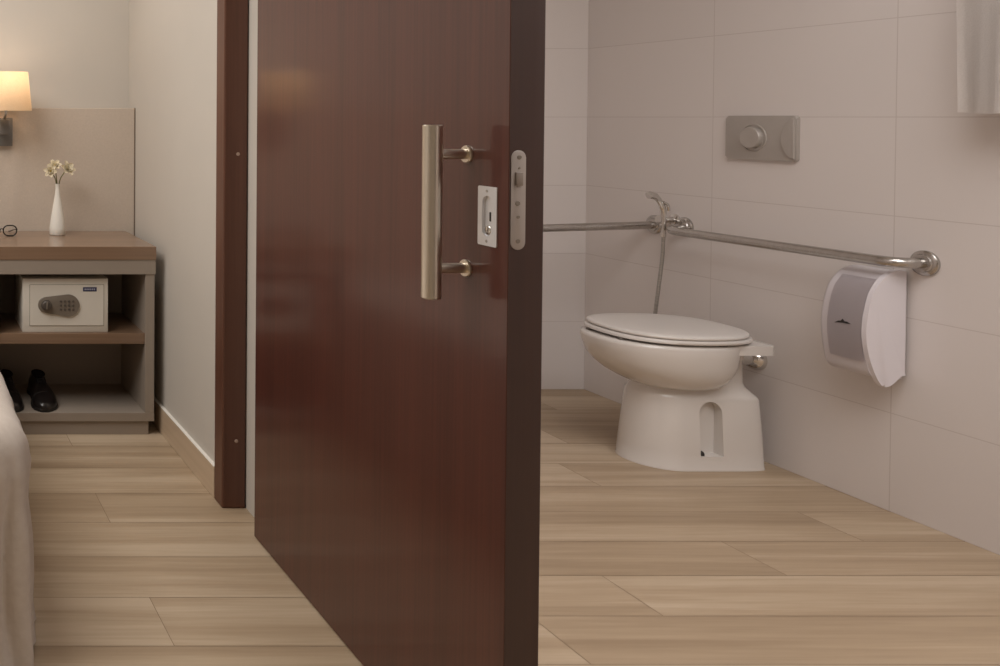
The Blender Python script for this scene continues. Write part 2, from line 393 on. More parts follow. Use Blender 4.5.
# bar handle
hY = 1.581
bm = NB()
hx = DX0 - 0.062
lathe(bm, [(0.0145, 0), (0.016, 0.0015), (0.016, 0.3075), (0.0145, 0.309)], (hx, hY, 0.877), 'Z', 40)
hd = obj('door_handle', bm, M_satin, door)
for z in (1.134, 0.931):
    bm = NB(); tube(bm, [(DX0 - .002, hY, z), (hx + .01, hY, z)], 0.0092, 24); obj('handle_post', bm, M_satin, hd)
    bm = NB(); lathe(bm, [(0.0155, 0), (0.0155, 0.003), (0.0145, 0.0045), (0.0095, 0.0045)], (DX0, hY, z), '-X', 32); obj('handle_rose', bm, M_satin, hd)
# flush pull plate
cy, cz = 1.5235, 1.030
bm = NB()
out = [(DX0, cy + a, cz + b) for a, b in rrect(0.049, 0.102, 0.003)]
inn = [(DX0, cy + 0.001 + a, cz + b) for a, b in rrect(0.024, 0.070, 0.0119)]
t = 0.0018
def ringplate(bm, outer, inner, dvec, inner_d):
    d = Vector(dvec); di = Vector(inner_d)
    n = len(outer)
    A = [bm.verts.new(p) for p in outer]; B = [bm.verts.new(Vector(p) + d) for p in outer]
    Cc = [bm.verts.new(Vector(p) + d) for p in inner]; D = [bm.verts.new(Vector(p) + di) for p in inner]
    for P, Q in ((A, B), (B, Cc), (Cc, D)):
        for i in range(n):
            j = (i + 1) % n; bm.faces.new((P[i], P[j], Q[j], Q[i]))
    bm.faces.new(D)
cut = NB(); prism(cut, [(DX0 - .01, cy + 0.001 + a, cz + b) for a, b in rrect(0.025, 0.071, 0.0122)], (0.0145, 0, 0)); boolean_cut(leaf, cut)
for q in leaf.data.polygons: q.use_smooth = False
ringplate(bm, out, inn, (-t, 0, 0), (0.0035, 0, 0))
pull = obj('pull_plate', bm, M_satin_l, door)
bm = NB(); prism(bm, [(DX0 + .0034, cy - 0.002 + a, cz - 0.001 + b) for a, b in rrect(0.006, 0.016, 0.0015)], (-.0006, 0, 0)); obj('latch_slot', bm, M_dark, pull)
bm = NB(); lathe(bm, [(0.0085, 0), (0.008, 0.003), (0.0065, 0.0042)], (DX0 + .0034, cy + 0.001, cz - 0.0245), '-X', 24); obj('release_knob', bm, M_chrome, pull)
for dz in (0.043, -0.043):
    bm = NB(); lathe(bm, [(0.0026, 0), (0.0022, 0.0009)], (DX0 - t, cy + .001, cz + dz), '-X', 14); obj('screw', bm, M_plate, pull)
# lock face plate let into the leaf edge
lx, lz = 1.0185, 1.0625
bm = NB(); prism(bm, [(lx + a, DY0 + .001, lz + b) for a, b in rrect(0.024, 0.165, 0.0119, 8)], (0, -0.0032, 0), 0.0006)
lock = obj('lock_plate', bm, M_lock, door)
yy = DY0 - .0022
for dx, dz, r in ((0.001, 0.071, .0036), (0.001, 0.053, .0018), (-0.001, -0.0055, .0042), (0, -0.028, .0028), (0, -0.068, .0038)):
    bm = NB(); lathe(bm, [(r, 0), (r * .9, 0.0007)], (lx + dx, yy, lz + dz), '-Y', 16); obj('screw', bm, M_keypad, lock)
bm = NB(); box(bm, lx - .0055, lx + .0055, yy - .0035, yy, lz + .024, lz + .046, 0.0006); obj('latch_bolt', bm, M_bolt, lock)

# ------------------------------------------------------------------ toilet
TY, TX = 3.11, 0.031
def dring(xf, xb, hw, z, nf=2.0, nb=6.0, cx=None, n=64, cy=TY):
    """horizontal outline: round front (towards -X), squarer back"""
    if cx is None: cx = xf + min(hw, (xb - xf) * .6)
    out = []; xf += TX; xb += TX; cx += TX
    for k in range(n):
        a = 2 * PI * k / n; c, s = math.cos(a), math.sin(a)
        if c < 0:
            e = nf; x = cx - (cx - xf) * abs(c) ** (2 / e)
        else:
            e = nb; x = cx + (xb - cx) * abs(c) ** (2 / e)
        y = hw * math.copysign(abs(s) ** (2 / e), s)
        out.append((x, cy + y, z))
    return out
toilet = thing('toilet', 'white ceramic floor-standing toilet with closed lid beside the tiled wall', 'toilet', (2.70 + TX, TY, 0))
bm = NB()
loft(bm, [dring(2.506, 2.914, .116, 0.0, cx=2.625, nb=9), dring(2.506, 2.914, .116, 0.004, cx=2.625, nb=9), dring(2.508, 2.913, .1145, 0.007, cx=2.625, nb=9),
          dring(2.512, 2.911, .112, 0.06, cx=2.625, nb=9), dring(2.521, 2.907, .107, 0.15, cx=2.630, nb=9), dring(2.530, 2.901, .102, 0.232, cx=2.640, nb=9),
          dring(2.532, 2.898, .100, 0.243, cx=2.640, nb=8), dring(2.536, 2.890, .094, 0.252, cx=2.645, nb=7), dring(2.542, 2.875, .082, 0.272, cx=2.650),
          dring(2.547, 2.870, .078, 0.288, cx=2.650), dring(2.562, 2.868, .078, 0.36, cx=2.660), dring(2.582, 2.876, .09, 0.410, cx=2.670)])
ped = obj('pedestal', bm, M_cer, toilet)
for s in (-1, 1):
    cut = NB()
    w = 0.039; zb, zt = 0.048, 0.193
    prof = [(2.713 + TX - w, zb), (2.713 + TX + w, zb)] + [(2.713 + TX + w * math.cos(a), zt + w * math.sin(a)) for a in [PI * k / 14 for k in range(15)]]
    prism(cut, [(x, TY + s * 0.074, z) for x, z in prof], (0, s * 0.1, 0))
    boolean_cut(ped, cut)
    bm = NB(); lathe(bm, [(0.0095, 0), (0.0095, 0.006), (0.007, 0.012), (0.003, 0.015)], (2.690 + TX, TY + s * 0.095, 0.0475), 'Z', 16); obj('bolt_cap', bm, M_dark, ped)
bm = NB()
B = [(2.56, 2.72, .080, .266, 2.66), (2.532, 2.760, .114, .274, 2.655), (2.505, 2.782, .135, .287, 2.65), (2.468, 2.800, .155, .309, 2.64), (2.436, 2.811, .168, .335, 2.635),
     (2.411, 2.818, .177, .364, 2.63), (2.398, 2.822, .182, .400, 2.63), (2.392, 2.824, .184, .425, 2.63), (2.394, 2.824, .182, .434, 2.63), (2.402, 2.820, .175, .437, 2.63)]
loft(bm, [dring(a, b, h, z, nf=2.25, nb=2.7, cx=c, n=96) for a, b, h, z, c in B])
bowl = obj('bowl', bm, M_cer, toilet, ang=60)
bm = NB()
o2 = [(x, TY + y) for x, y in ((2.62, -.155), (2.895, -.152), (2.905, -.142), (2.905, .142), (2.895, .152), (2.62, .155))]
bm2 = [(2.62 + 0.120 + TX + a, TY + b, 0.405) for a, b in rrect(0.286, 0.318, 0.022)]
prism(bm, bm2, (0, 0, 0.0315), 0.004)
obj('hinge_shelf', bm, M_cer, bowl)
bm = NB()
loft(bm, [dring(2.424, 2.861, .184, .4445, 2.5, 2.5, 2.645, 96), dring(2.418, 2.867, .188, .447, 2.5, 2.5, 2.645, 96), dring(2.418, 2.867, .188, .455, 2.5, 2.5, 2.645, 96), dring(2.424, 2.863, .184, .4585, 2.5, 2.5, 2.645, 96)])
obj('seat', bm, M_lid, toilet, ang=60)
bm = NB()
loft(bm, [dring(2.432, 2.853, .184, .4605, 2.55, 2.5, 2.645, 96), dring(2.428, 2.857, .187, .463, 2.55, 2.5, 2.645, 96), dring(2.428, 2.857, .187, .468, 2.55, 2.5, 2.645, 96),
          dring(2.433, 2.854, .183, .4725, 2.55, 2.5, 2.645, 96), dring(2.449, 2.845, .168, .4755, 2.55, 2.5, 2.645, 96), dring(2.52, 2.795, .10, .4785, 2.55, 2.5, 2.645, 96)])
obj('lid', bm, M_lid, toilet, ang=60)
for x, y in ((2.44, -.07), (2.44, .07), (2.70, -.155), (2.70, .155)):
    bm = NB(); box(bm, x + TX - .014, x + TX + .014, TY + y - .008, TY + y + .008, .436, .4455, 0.002); obj('bumper', bm, M_buf, toilet)
for y in (-.075, .075):
    bm = NB(); tube(bm, [(2.842 + TX, TY + y - .022, .446), (2.842 + TX, TY + y + .022, .446)], 0.0105, 16); obj('hinge', bm, M_lid, toilet)

# flush pipe: wall rosette and elbow to the bowl
fp = thing('flush_pipe', 'chrome flush pipe joining the toilet to the wall', 'pipe', (3.005, 3.118, .35))
bm = NB(); tube(bm, [(3.0045, 3.118, .35), (2.902, 3.118, .35)], 0.021, 24); obj('pipe', bm, M_chrome, fp)
bm = NB(); lathe(bm, [(0.040, 0), (0.040, 0.004), (0.036, 0.014), (0.030, 0.024), (0.022, 0.031), (0.019, 0.033)], (3.0045, 3.118, .35), '-X', 32); obj('rosette', bm, M_chrome, fp)

# ------------------------------------------------------------------ flush plate
fl = thing('flush_plate', 'silver flush plate with round button on the tiled wall above the toilet', 'flush plate', (RX, 3.107, 1.127))
def on_wall(pts, x): return [(x, a, b) for a, b in pts]
bm = NB(); prism(bm, on_wall([(3.107 + a, 1.127 + b) for a, b in rrect(0.256, 0.155, 0.010)], RX + .0005), (-0.013, 0, 0), 0.004)
obj('plate', bm, M_plate, fl)
bm = NB()
lathe(bm, [(0.048, 0), (0.048, 0.0012), (0.046, 0.003), (0.0445, 0.0005), (0.0405, 0.0004)], (RX - .0124, 3.128, 1.127), '-X', 48)
obj('button_ring', bm, M_plate, fl)
bm = NB(); lathe(bm, [(0.0375, -0.001), (0.0375, 0.014), (0.0355, 0.0165), (0.030, 0.017), (0.012, 0.0155)], (RX - .012, 3.130, 1.127), '-X', 48); obj('flush_button', bm, M_plate, fl)
bm = NB()
arc = []
for k in range(25):
    a = math.radians(-60 + 120 * k / 24)
    arc.append((2.988 + 0.036 * (math.cos(a) - .5) / .5, 1.127 + 0.068 * math.sin(a) / math.sin(math.radians(60))))
prism(bm, on_wall([(2.9815, 1.059)] + arc + [(2.9815, 1.195)], RX - .0118), (-0.008, 0, 0), 0.0025)
obj('side_button', bm, M_plate, fl)

# ------------------------------------------------------------------ grab bars
def flange(name, o, parent, axis='-X', r=0.037):
    bm = NB(); lathe(bm, [(r, 0), (r, 0.007), (r - .004, 0.011), (r - .010, 0.012), (r - .012, 0.0165), (0.018, 0.018)], o, axis, 40)
    return obj(name, bm, M_steel, parent)
gb = thing('grab_bar', 'long steel grab bar on the right tiled wall above the paper dispenser', 'grab bar', (RX, 3.0, .775))
bm = NB()
tube(bm, fillet([(RX - .004, 3.41, .778), (RX - .085, 3.40, .768), (RX - .085, 2.606, .771), (RX - .004, 2.606, .771)], 0.055, 10), 0.0155, 24)
obj('rail', bm, M_steel, gb)
flange('flange', (RX - .0005, 3.41, .778), gb); flange('flange', (RX - .0005, 2.606, .771), gb)
sb = thing('support_bar', 'steel support bar sticking out from the wall behind the toilet', 'grab bar', (RX, 3.545, .77))
bm = NB(); tube(bm, fillet([(RX - .004, 3.545, .769), (2.12, 3.545, .744), (2.12, 3.545, 0.004)], 0.08, 10), 0.0155, 24)
obj('rail', bm, M_steel, sb)
flange('flange', (RX - .0005, 3.545, .771), sb)
bm = NB(); lathe(bm, [(0.037, 0), (0.037, 0.007), (0.033, 0.011), (0.018, 0.016)], (2.12, 3.545, 0.0005), 'Z', 40); obj('flange', bm, M_steel, sb)

# ------------------------------------------------------------------ bidet shower
bs = thing('hand_shower', 'small chrome hand shower with grey hose hooked on the wall beside the toilet', 'shower', (RX, 3.455, .80))
bm = NB(); lathe(bm, [(0.024, 0), (0.024, 0.006), (0.017, 0.010), (0.012, 0.012), (0.012, 0.045), (0.016, 0.048), (0.016, 0.066)], (RX - .0005, 3.455, .80), '-X', 28); obj('wall_holder', bm, M_chrome, bs)
hp = bez([(2.947, 3.44, .735), (2.947, 3.44, .80), (2.944, 3.44, .842), (2.933, 3.44, .868), (2.918, 3.44, .889)], 10)
bm = NB(); tube(bm, hp, [0.0078 + 0.0025 * math.sin(min(1, i / (len(hp) - 1)) * PI * .8) for i in range(len(hp))], 20); obj('handle', bm, M_chrome, bs)
bm = NB(); tube(bm, [(2.926, 3.44, .880), (2.912, 3.44, .894), (2.894, 3.44, .898), (2.886, 3.44, .896)], [0.010, 0.0125, 0.0145, 0.013], 20); obj('spray_head', bm, M_chrome, bs)
bm = NB(); tube(bm, bez([(2.936, 3.43, .872), (2.952, 3.428, .860), (2.958, 3.43, .838)], 8), [0.005] * 17, 12); obj('trigger', bm, M_chrome, bs)
hs = bez([(2.947, 3.44, .738), (2.944, 3.44, .66), (2.934, 3.442, .55), (2.924, 3.445, .44), (2.92, 3.45, .33), (2.945, 3.46, .255), (2.99, 3.46, .25)], 12)
bm = NB(); tube(bm, hs, 0.006, 14); obj('hose', bm, M_hose, bs)
bm = NB(); lathe(bm, [(0.025, 0), (0.025, 0.005), (0.014, 0.012), (0.012, 0.03)], (RX - .0005, 3.46, .25), '-X', 24); obj('hose_outlet', bm, M_chrome, bs)

# ------------------------------------------------------------------ paper dispenser
DYn, DYf = 2.645, 2.785
pd = thing('paper_dispenser', 'white plastic toilet paper dispenser with smoky front under the grab bar', 'dispenser', (RX, 2.71, .40))
# side profile (x, z): flat on the wall, bulging front, rounded chin below
side = bez([(2.996, .742), (2.960, .742), (2.925, .722), (2.893, .675), (2.876, .60), (2.874, .535), (2.886, .475), (2.905, .425), (2.924, .397), (2.944, .396), (2.962, .408), (2.978, .424), (2.996, .430)], 8)
side = [(v.x, v.y) for v in [Vector((a[0], a[1], 0)) for a in side]]
bm = NB()
prism(bm, [(x, DYn + .012, z) for x, z in side], (0, -0.014, 0), 0.008)
obj('side_cap', bm, M_plastic, pd)
def front_profile(off):
    pts = bez([(2.996, .740), (2.962, .740), (2.928, .722), (2.893, .675), (2.876, .60), (2.874, .535), (2.886, .458), (2.90, .424), (2.935, .412), (2.996, .410)], 8)
    out = []
    cx, cz = 2.97, .58
    for p in pts:
        out.append((p[0] + off * (cx - p[0]) / .1, p[1] + off * (cz - p[1]) / .2))
    return out
fpz = front_profile(0)
bm = NB()
r0 = [(x, DYn + .010, z) for x, z in front_profile(.004)]; r1 = [(x, DYf - .012, z) for x, z in front_profile(.003)]
r2 = [(x, DYf - .004, z) for x, z in front_profile(.007)]; r3 = [(x, DYf, z) for x, z in front_profile(.014)]
loft(bm, [r0, r1, r2, r3])
obj('casing', bm, M_plastic_f, pd, ang=50)
# smoky front panel set proud of the casing
sel = [(x, z) for x, z in front_profile(-.001) if .462 < z < .716 and x < 2.94]
bm = NB()
loft(bm, [[(x + .006, y, z), (x + .006, y, z)] if False else [(x, y, z)] for x, z in sel for y in ()] or
     [[(x, DYn + .013, z) for x, z in sel], [(x, DYf - .030, z) for x, z in sel]], False, False, closed=False)
geo = bmesh.ops.solidify(bm, geom=bm.faces[:], thickness=0.003)
win = obj('front_window', bm, M_smoke, pd, ang=50)
# winged mark printed on the front
def front_x(z):
    best = min(front_profile(-.001), key=lambda q: abs(q[1] - z)); return best[0]
bm = NB()
mk = [(-.019, .000), (-.010, .004), (-.004, .0035), (.000, .0085), (.004, .0035), (.010, .002), (.019, -.0045), (.009, -.0025), (.000, -.001), (-.010, -.001)]
mz = .573
prism(bm, [(front_x(mz + .01) - .0012, 2.709 + a * 1.25, mz + b * 1.25) for a, b in reversed(mk)], (-.0012, 0, 0)); obj('printed_mark', bm, M_mark, win)

# ------------------------------------------------------------------ towel on its rail
tr = thing('towel_rail', 'chrome towel rail high on the right tiled wall', 'towel rail', (RX, 2.15, 1.66))
bm = NB(); tube(bm, fillet([(RX - .004, 2.52, 1.66), (RX - .085, 2.52, 1.66), (RX - .085, 1.86, 1.66), (RX - .004, 1.86, 1.66)], .02), 0.009, 16); obj('rail', bm, M_chrome, tr)
for y in (2.52, 1.86):
    bm = NB(); lathe(bm, [(0.025, 0), (0.025, 0.006), (0.012, 0.012)], (RX - .0005, y, 1.66), '-X', 24); obj('flange', bm, M_chrome, tr)
bm = NB()
nu, nv = 40, 44
prof = []
for k in range(nv + 1):
    t = k / nv
    if t < .45: prof.append((2.893, 1.213 + (1.655 - 1.213) * t / .45, 1 - t / .45))
    elif t < .55:
        a = PI * (t - .45) / .1; prof.append((2.915 - .022 * math.cos(a), 1.655 + .022 * math.sin(a), 0))
    else: prof.append((2.937, 1.655 - (1.655 - 1.25) * (t - .55) / .45, (t - .55) / .45))
rings = []
for i in range(nu + 1):
    u = i / nu; y = 2.44 - .44 * u
    w = 0.010 * math.sin(u * 21 + .5) + .005 * math.sin(u * 47)
    ring = []
    for x, z, d in prof:
        yy = y + (u - .5) * -.01 * d + (.012 * (1 - d) if u < .06 else 0)
        ring.append((x + w * d * (1 if x < 2.915 else .3), yy, z - .004 * math.sin(u * 9) * d))
    rings.append(ring)
loft(bm, rings, False, False, closed=False)
bmesh.ops.solidify(bm, geom=bm.faces[:], thickness=0.009)
tag(obj('towel', bm, M_towel, None, (2.915, 2.22, 1.213), ang=80), 'white towel hanging at the top right over the tiled wall', 'towel')

# ------------------------------------------------------------------ bedroom: headboard panel and desk unit
bm = NB(); box(bm, -1.9, 0.9885, 3.79, BYW - .001, 0.0, 1.238, 0.003)
hb = obj('wall_panel', bm, M_panel, None, (0, 3.83, 0), smooth=False)
tag(hb, 'beige woven headboard panel on the wall behind the lamp', 'panel')
bm = NB(); box(bm, 0.9885, 0.9915, 3.788, BYW - .001, 0.0, 1.2385, 0.001)
obj('shaded_edge', bm, M_panel_shade, hb, smooth=False)  # thin dark strip painted as the shade along the panel's right side

UX0, UX1 = 0.322, 0.952
un = thing('shelf_unit', 'grey-beige open shelf unit with wooden top against the bedroom wall', 'shelf unit', (0.62, 3.56, 0))
bm = NB(); box(bm, UX0, UX1, 3.33, 3.785, 0.664, 0.714, 0.0015); obj('top', bm, M_unit_wood, un, smooth=False)
bm = NB(); box(bm, UX0, UX1 - .001, 3.333, 3.78, 0.609, 0.664, 0.001); obj('apron', bm, M_unit, un, smooth=False)
for a, b in ((UX0, UX0 + .04), (0.914, UX1 - .004)):
    bm = NB(); box(bm, a, b, 3.337, 3.78, 0.085, 0.609, 0.001); obj('side_panel', bm, M_unit, un, smooth=False)
bm = NB(); box(bm, UX0 + .04, 0.914, 3.70, 3.78, 0.085, 0.609); obj('back_panel', bm, M_unit, un, smooth=False)
bm = NB(); box(bm, UX0 + .04, 0.914, 3.345, 3.70, 0.344, 0.384, 0.001); obj('shelf', bm, M_unit_wood, un, smooth=False)
bm = NB(); box(bm, UX0, UX1 - .003, 3.337, 3.78, 0.053, 0.085, 0.001); obj('bottom_panel', bm, M_unit, un, smooth=False)
bm = NB(); box(bm, UX0 + .03, 0.930, 3.347, 3.75, 0.0, 0.053, 0.001); obj('plinth', bm, M_unit, un, smooth=False)

# safe
SX0, SX1, SY0, SY1, SZ0, SZ1 = 0.455, 0.779, 3.362, 3.585, 0.384, 0.588
sf = thing('safe', 'small cream electronic safe on the middle shelf', 'safe', (0.617, 3.47, SZ0))
bm = NB(); box(bm, SX0, SX1, SY0, SY1, SZ0, SZ1, 0.003); obj('body', bm, M_safe, sf)
bm = NB()
dx0, dx1, dz0, dz1 = SX0 + .028, SX1 - .017, SZ0 + .026, SZ1 - .024
box(bm, dx0 - .0018, dx1 + .0018, SY0 - .0006, SY0 + .004, dz0 - .0018, dz1 + .0018); obj('door_seam', bm, M_safe_line, sf, smooth=False)
bm = NB(); box(bm, dx0, dx1, SY0 - .003, SY0 + .004, dz0, dz1, 0.001); sd = obj('safe_door', bm, M_safe, sf, smooth=False)
# teardrop lock panel: small round end left, larger rounded end right
pts = []
ca, ra, cb, rb = (0.543, 0.489), 0.030, (0.627, 0.487), 0.042
for k in range(17):
    a = math.radians(97 + 166 * k / 16); pts.append((ca[0] + ra * math.cos(a), ca[1] + ra * math.sin(a)))
for k in range(21):
    a = math.radians(-97 + 194 * k / 20); pts.append((cb[0] + rb * math.cos(a), cb[1] + rb * math.sin(a)))
bm = NB(); prism(bm, [(x, SY0 - .003, z) for x, z in reversed(pts)], (0, -.006, 0), 0.0025); kp = obj('lock_panel', bm, M_keypad, sd)
bm = NB(); lathe(bm, [(0.020, 0), (0.020, 0.002), (0.017, 0.003), (0.0165, 0.013), (0.014, 0.0155)], (0.544, SY0 - .009, 0.489), '-Y', 28); obj('lock_knob', bm, M_key, kp)
bm = NB(); box(bm, 0.5415, 0.5465, SY0 - .030, SY0 - .023, .476, .502, .001); obj('knob_grip', bm, M_keypad, kp)
for r in range(3):
    for c in range(4):
        x = 0.599 + c * .0155; z = 0.503 - r * .0155
        bm = NB(); lathe(bm, [(0.0052, 0), (0.0046, 0.0015)], (x, SY0 - .009, z), '-Y', 12); obj('key', bm, M_key, kp)
bm = NB(); box(bm, .683, .735, SY0 - .0042, SY0 - .003, .540, .556, .0003); bg = obj('badge', bm, M_badge, sd, smooth=False)
bm = NB()
for k in range(6): box(bm, .689 + k * .007, .6935 + k * .007, SY0 - .0048, SY0 - .0042, .545, .551)
obj('badge_lettering', bm, M_badge_l, bg, smooth=False)

# shoes
def shoe(cx, ytoe, z0, rot, mirror, label):
    root = thing('shoe', label, 'shoe', (cx, ytoe + .14, z0), 'black leather shoes on the bottom shelf')
    root.rotation_euler.z = rot
    L = 0.285
    def P(x, s, z): return Vector((cx + mirror * x * 1.13, ytoe + L - s, z0 + z))  # s: heel -> toe
    W = [(0.0, .016, .0), (0.012, .030, .0), (0.04, .035, .0), (0.09, .031, -.001), (0.14, .035, -.003), (0.19, .043, -.003), (0.225, .0425, -.001), (0.255, .035, .002), (0.275, .022, .004), (0.285, .010, .005)]
    # sole
    bm = NB(); top = []
    outl = [(c + w, s) for s, w, c in W] + [(c - w, s) for s, w, c in reversed(W)]
    outl = [(x * 1.06, s) for x, s in outl]
    prism(bm, [P(x, s, 0.0005) for x, s in outl], (0, 0, 0.011), 0.002); so = obj('sole', bm, M_sole, root)
    bm = NB(); prism(bm, [P(x, s, 0.0) for x, s in outl if s < .075] , (0, 0, 0.004)); obj('heel', bm, M_sole, so)
    H = [(0.0, .050), (0.012, .078), (0.04, .080), (0.09, .074), (0.14, .078), (0.19, .058), (0.225, .047), (0.255, .040), (0.275, .031), (0.285, .022)]
    bm = NB(); rings = []
    n = 20
    for (s, w, c), (_, h) in zip(W, H):
        ring = []
        for k in range(n + 1):
            a = PI * k / n
            e = 0.62 if s > .18 else 0.8
            x = c + w * math.copysign(abs(math.cos(a)) ** e, math.cos(a)) * (1 - (.25 if .02 < s < .15 else .08) * math.sin(a))
            ring.append(P(x, s, .011 + (h - .011) * math.sin(a) ** .75))
        rings.append(ring)
    loft(bm, rings, True, True, closed=False); up = obj('upper', bm, M_leather, root, ang=80)
    bm = NB()
    ell = [P(0 + .021 * math.cos(2 * PI * k / 24), .062 + .052 * math.sin(2 * PI * k / 24), 0.0815) for k in range(24)]
    loft(bm, [ell, [p + Vector((0, 0, .006)) for p in [P(.024 * math.cos(2 * PI * k / 24), .062 + .056 * math.sin(2 * PI * k / 24), 0.079) for k in range(24)]]], True, False)
    obj('collar', bm, M_lining, root)
    bm = NB()
    tube(bm, bez([P(-.014, .112, .083), P(-.015, .14, .0785), P(-.013, .165, .071)], 5), .0022, 8); tube(bm, bez([P(.014, .112, .083), P(.015, .14, .0785), P(.013, .165, .071)], 5), .0022, 8)
    for s, z in ((.122, .083), (.138, .0805), (.153, .0765)):
        tube(bm, [P(-.015, s, z - .001), P(0, s + .004, z + .0015), P(.015, s, z - .001)], .0021, 8)
    obj('laces', bm, M_sole, root)
    bm = NB()
    cap = []
    tube(bm, bez([P(-.0405, .212, .022), P(-.030, .207, .045), P(0, .203, .0545), P(.030, .207, .045), P(.0405, .212, .022)], 6), .0012, 8)
    obj('toe_cap_seam', bm, M_sole, up)
    return root
shoe(0.416, 3.339, 0.0855, 0.0, 1, 'black leather shoe on the bottom shelf, the left one nearer the bed')
shoe(0.545, 3.340, 0.0855, 0.0, -1, 'black leather shoe on the bottom shelf, the right one of the pair')

# vase and flowers
VX, VY, VZ = 0.639, 3.665, 0.714
vs = thing('vase', 'slim white bottle vase on the wooden top', 'vase', (VX, VY, VZ))
bm = NB()
lathe(bm, [(0.030, 0), (0.033, 0.003), (0.0325, 0.03), (0.029, 0.06), (0.0225, 0.10), (0.0155, 0.14), (0.0105, 0.17), (0.0088, 0.19), (0.0092, 0.205), (0.0105, 0.211), (0.009, 0.211), (0.0075, 0.204), (0.0068, 0.19), (0.0075, .16), (0.004, .12)], (VX, VY, VZ), 'Z', 40)
obj('body', bm, M_vase, vs, ang=70)
def flower(tip, tilt, scale, label, seed):
    rnd = random.Random(seed)
    root = thing('flower', label, 'flower', (VX, VY, VZ + .13), 'cream flowers in the vase')
    tip = Vector(tip); base = Vector((VX + rnd.uniform(-.002, .002), VY + rnd.uniform(-.002, .002), VZ + .13))
    mid = Vector((VX + (tip.x - VX) * .22, VY, VZ + .218))
    bm = NB(); path = bez([base, mid, mid * .45 + tip * .55 + Vector((0, 0, .006)), tip], 8); tube(bm, path, 0.0021, 8); obj('stem', bm, M_stem, root)
    d = (path[-1] - path[-4]).normalized(); d = (d + Vector(tilt)).normalized()
    a = d.orthogonal().normalized(); b = d.cross(a)
    bm = NB()
    for layer, (np_, ln, op, ph) in enumerate(((6, .030, .85, 0), (5, .025, .48, .5), (3, .019, .2, .2))):
        for k in range(np_):
            an = 2 * PI * (k + ph) / np_ + rnd.uniform(-.15, .15); r = a * math.cos(an) + b * math.sin(an); sd = d.cross(r)
            rows = []
            for i in range(6):
                t = i / 5; w = .0105 * math.sin(PI * (.12 + .8 * t)) ** .8
                ctr = tip + (r * (op * t + .05) * (1 if t < .7 else 1.08) + d * ((1 - op * .75) * t + .25 * t * (1 - t))) * ln * scale * 1.05
                rows.append([ctr + sd * w * scale * q + d * .003 * abs(q) ** 2 for q in (-1, -.5, 0, .5, 1)])
            loft(bm, rows, False, False, closed=False)
    bmesh.ops.solidify(bm, geom=bm.faces[:], thickness=0.0007)
    obj('petals', bm, M_petal, root, ang=80)
    bm = NB(); bmesh.ops.create_icosphere(bm, subdivisions=2, radius=.0045 * scale, matrix=Matrix.Translation(tip + d * .006)); obj('heart', bm, M_heart, root)
flower((0.610, VY - .012, VZ + .262), (-.2, -1.6, .1), 0.95, 'cream flower leaning left and lowest in the white vase', 1)
flower((0.628, VY + .005, VZ + .282), (-.1, -1.5, .5), 0.95, 'cream flower standing upright and highest in the white vase', 2)
flower((0.676, VY - .005, VZ + .270), (.15, -1.5, .3), 1.1, 'cream flower leaning right in the white vase, largest of the three', 3)

# eyeglasses
gx, gy, gz = 0.404, 3.62, 0.714
gl = thing('eyeglasses', 'black framed eyeglasses lying on the wooden top', 'eyeglasses', (gx, gy, gz))
def lens_loop(cx, r=.024, n=28):
    return [Vector((cx + r * 1.12 * math.copysign(abs(math.cos(2 * PI * k / n)) ** .8, math.cos(2 * PI * k / n)), gy, gz + .0235 + r * .88 * math.copysign(abs(math.sin(2 * PI * k / n)) ** .8, math.sin(2 * PI * k / n)))) for k in range(n)]
for s in (-1, 1):
    lp = lens_loop(gx + s * .034)
    bm = NB(); tube(bm, lp + [lp[0]], .0027, 10, cap=False); obj('rim', bm, M_glasses, gl)
    bm = NB(); bm.faces.new([bm.verts.new(p) for p in lp]); bmesh.ops.solidify(bm, geom=bm.faces[:], thickness=0.0012); obj('lens', bm, M_lens, gl)
    bm = NB(); x = gx + s * .0615
    tube(bm, bez([(x, gy, gz + .028), (x + s * .002, gy + .012, gz + .026), (x - s * .002, gy + .07, gz + .018), (x - s * .012, gy + .12, gz + .006), (x - s * .016, gy + .135, gz + .0035)], 6), .0025, 8); obj('temple', bm, M_glasses, gl)
bm = NB(); tube(bm, bez([(gx - .009, gy, gz + .026), (gx, gy - .002, gz + .031), (gx + .009, gy, gz + .026)], 6), .0022, 8); obj('bridge', bm, M_glasses, gl)

# wall lamp
LX, LY = 0.427, 3.675
wl = thing('wall_lamp', 'lit wall lamp with cream fabric shade above the shelf unit', 'lamp', (LX, 3.79, 1.14))
bm = NB(); box(bm, LX - .039, LX + .039, 3.764, 3.7868, 1.077, 1.197, .002); obj('back_plate', bm, M_lampmetal, wl)
bm = NB(); box(bm, LX - .020, LX + .018, 3.700, 3.764, 1.128, 1.190, .003); obj('switch_block', bm, M_lampmetal, wl)
bm = NB(); tube(bm, [(LX, 3.735, 1.185), (LX, 3.700, 1.205), (LX, LY, 1.213), (LX, LY, 1.26)], .006, 14); obj('arm', bm, M_chrome, wl)
bm = NB(); n = 56
rings = [[(LX + r * math.cos(2 * PI * k / n), LY + r * .92 * math.sin(2 * PI * k / n), z) for k in range(n)] for r, z in ((.1065, 1.226), (.0905, 1.384))]
loft(bm, rings, False, False); bmesh.ops.solidify(bm, geom=bm.faces[:], thickness=0.0012)
sh = obj('lamp_shade', bm, M_shade, wl, ang=60)
bm = NB()
for k in range(3):
    a = 2 * PI * k / 3 + .5; tube(bm, [(LX, LY, 1.245), (LX + .104 * math.cos(a), LY + .104 * .92 * math.sin(a), 1.232)], .0014, 8)
obj('shade_carrier', bm, M_lampmetal, sh)
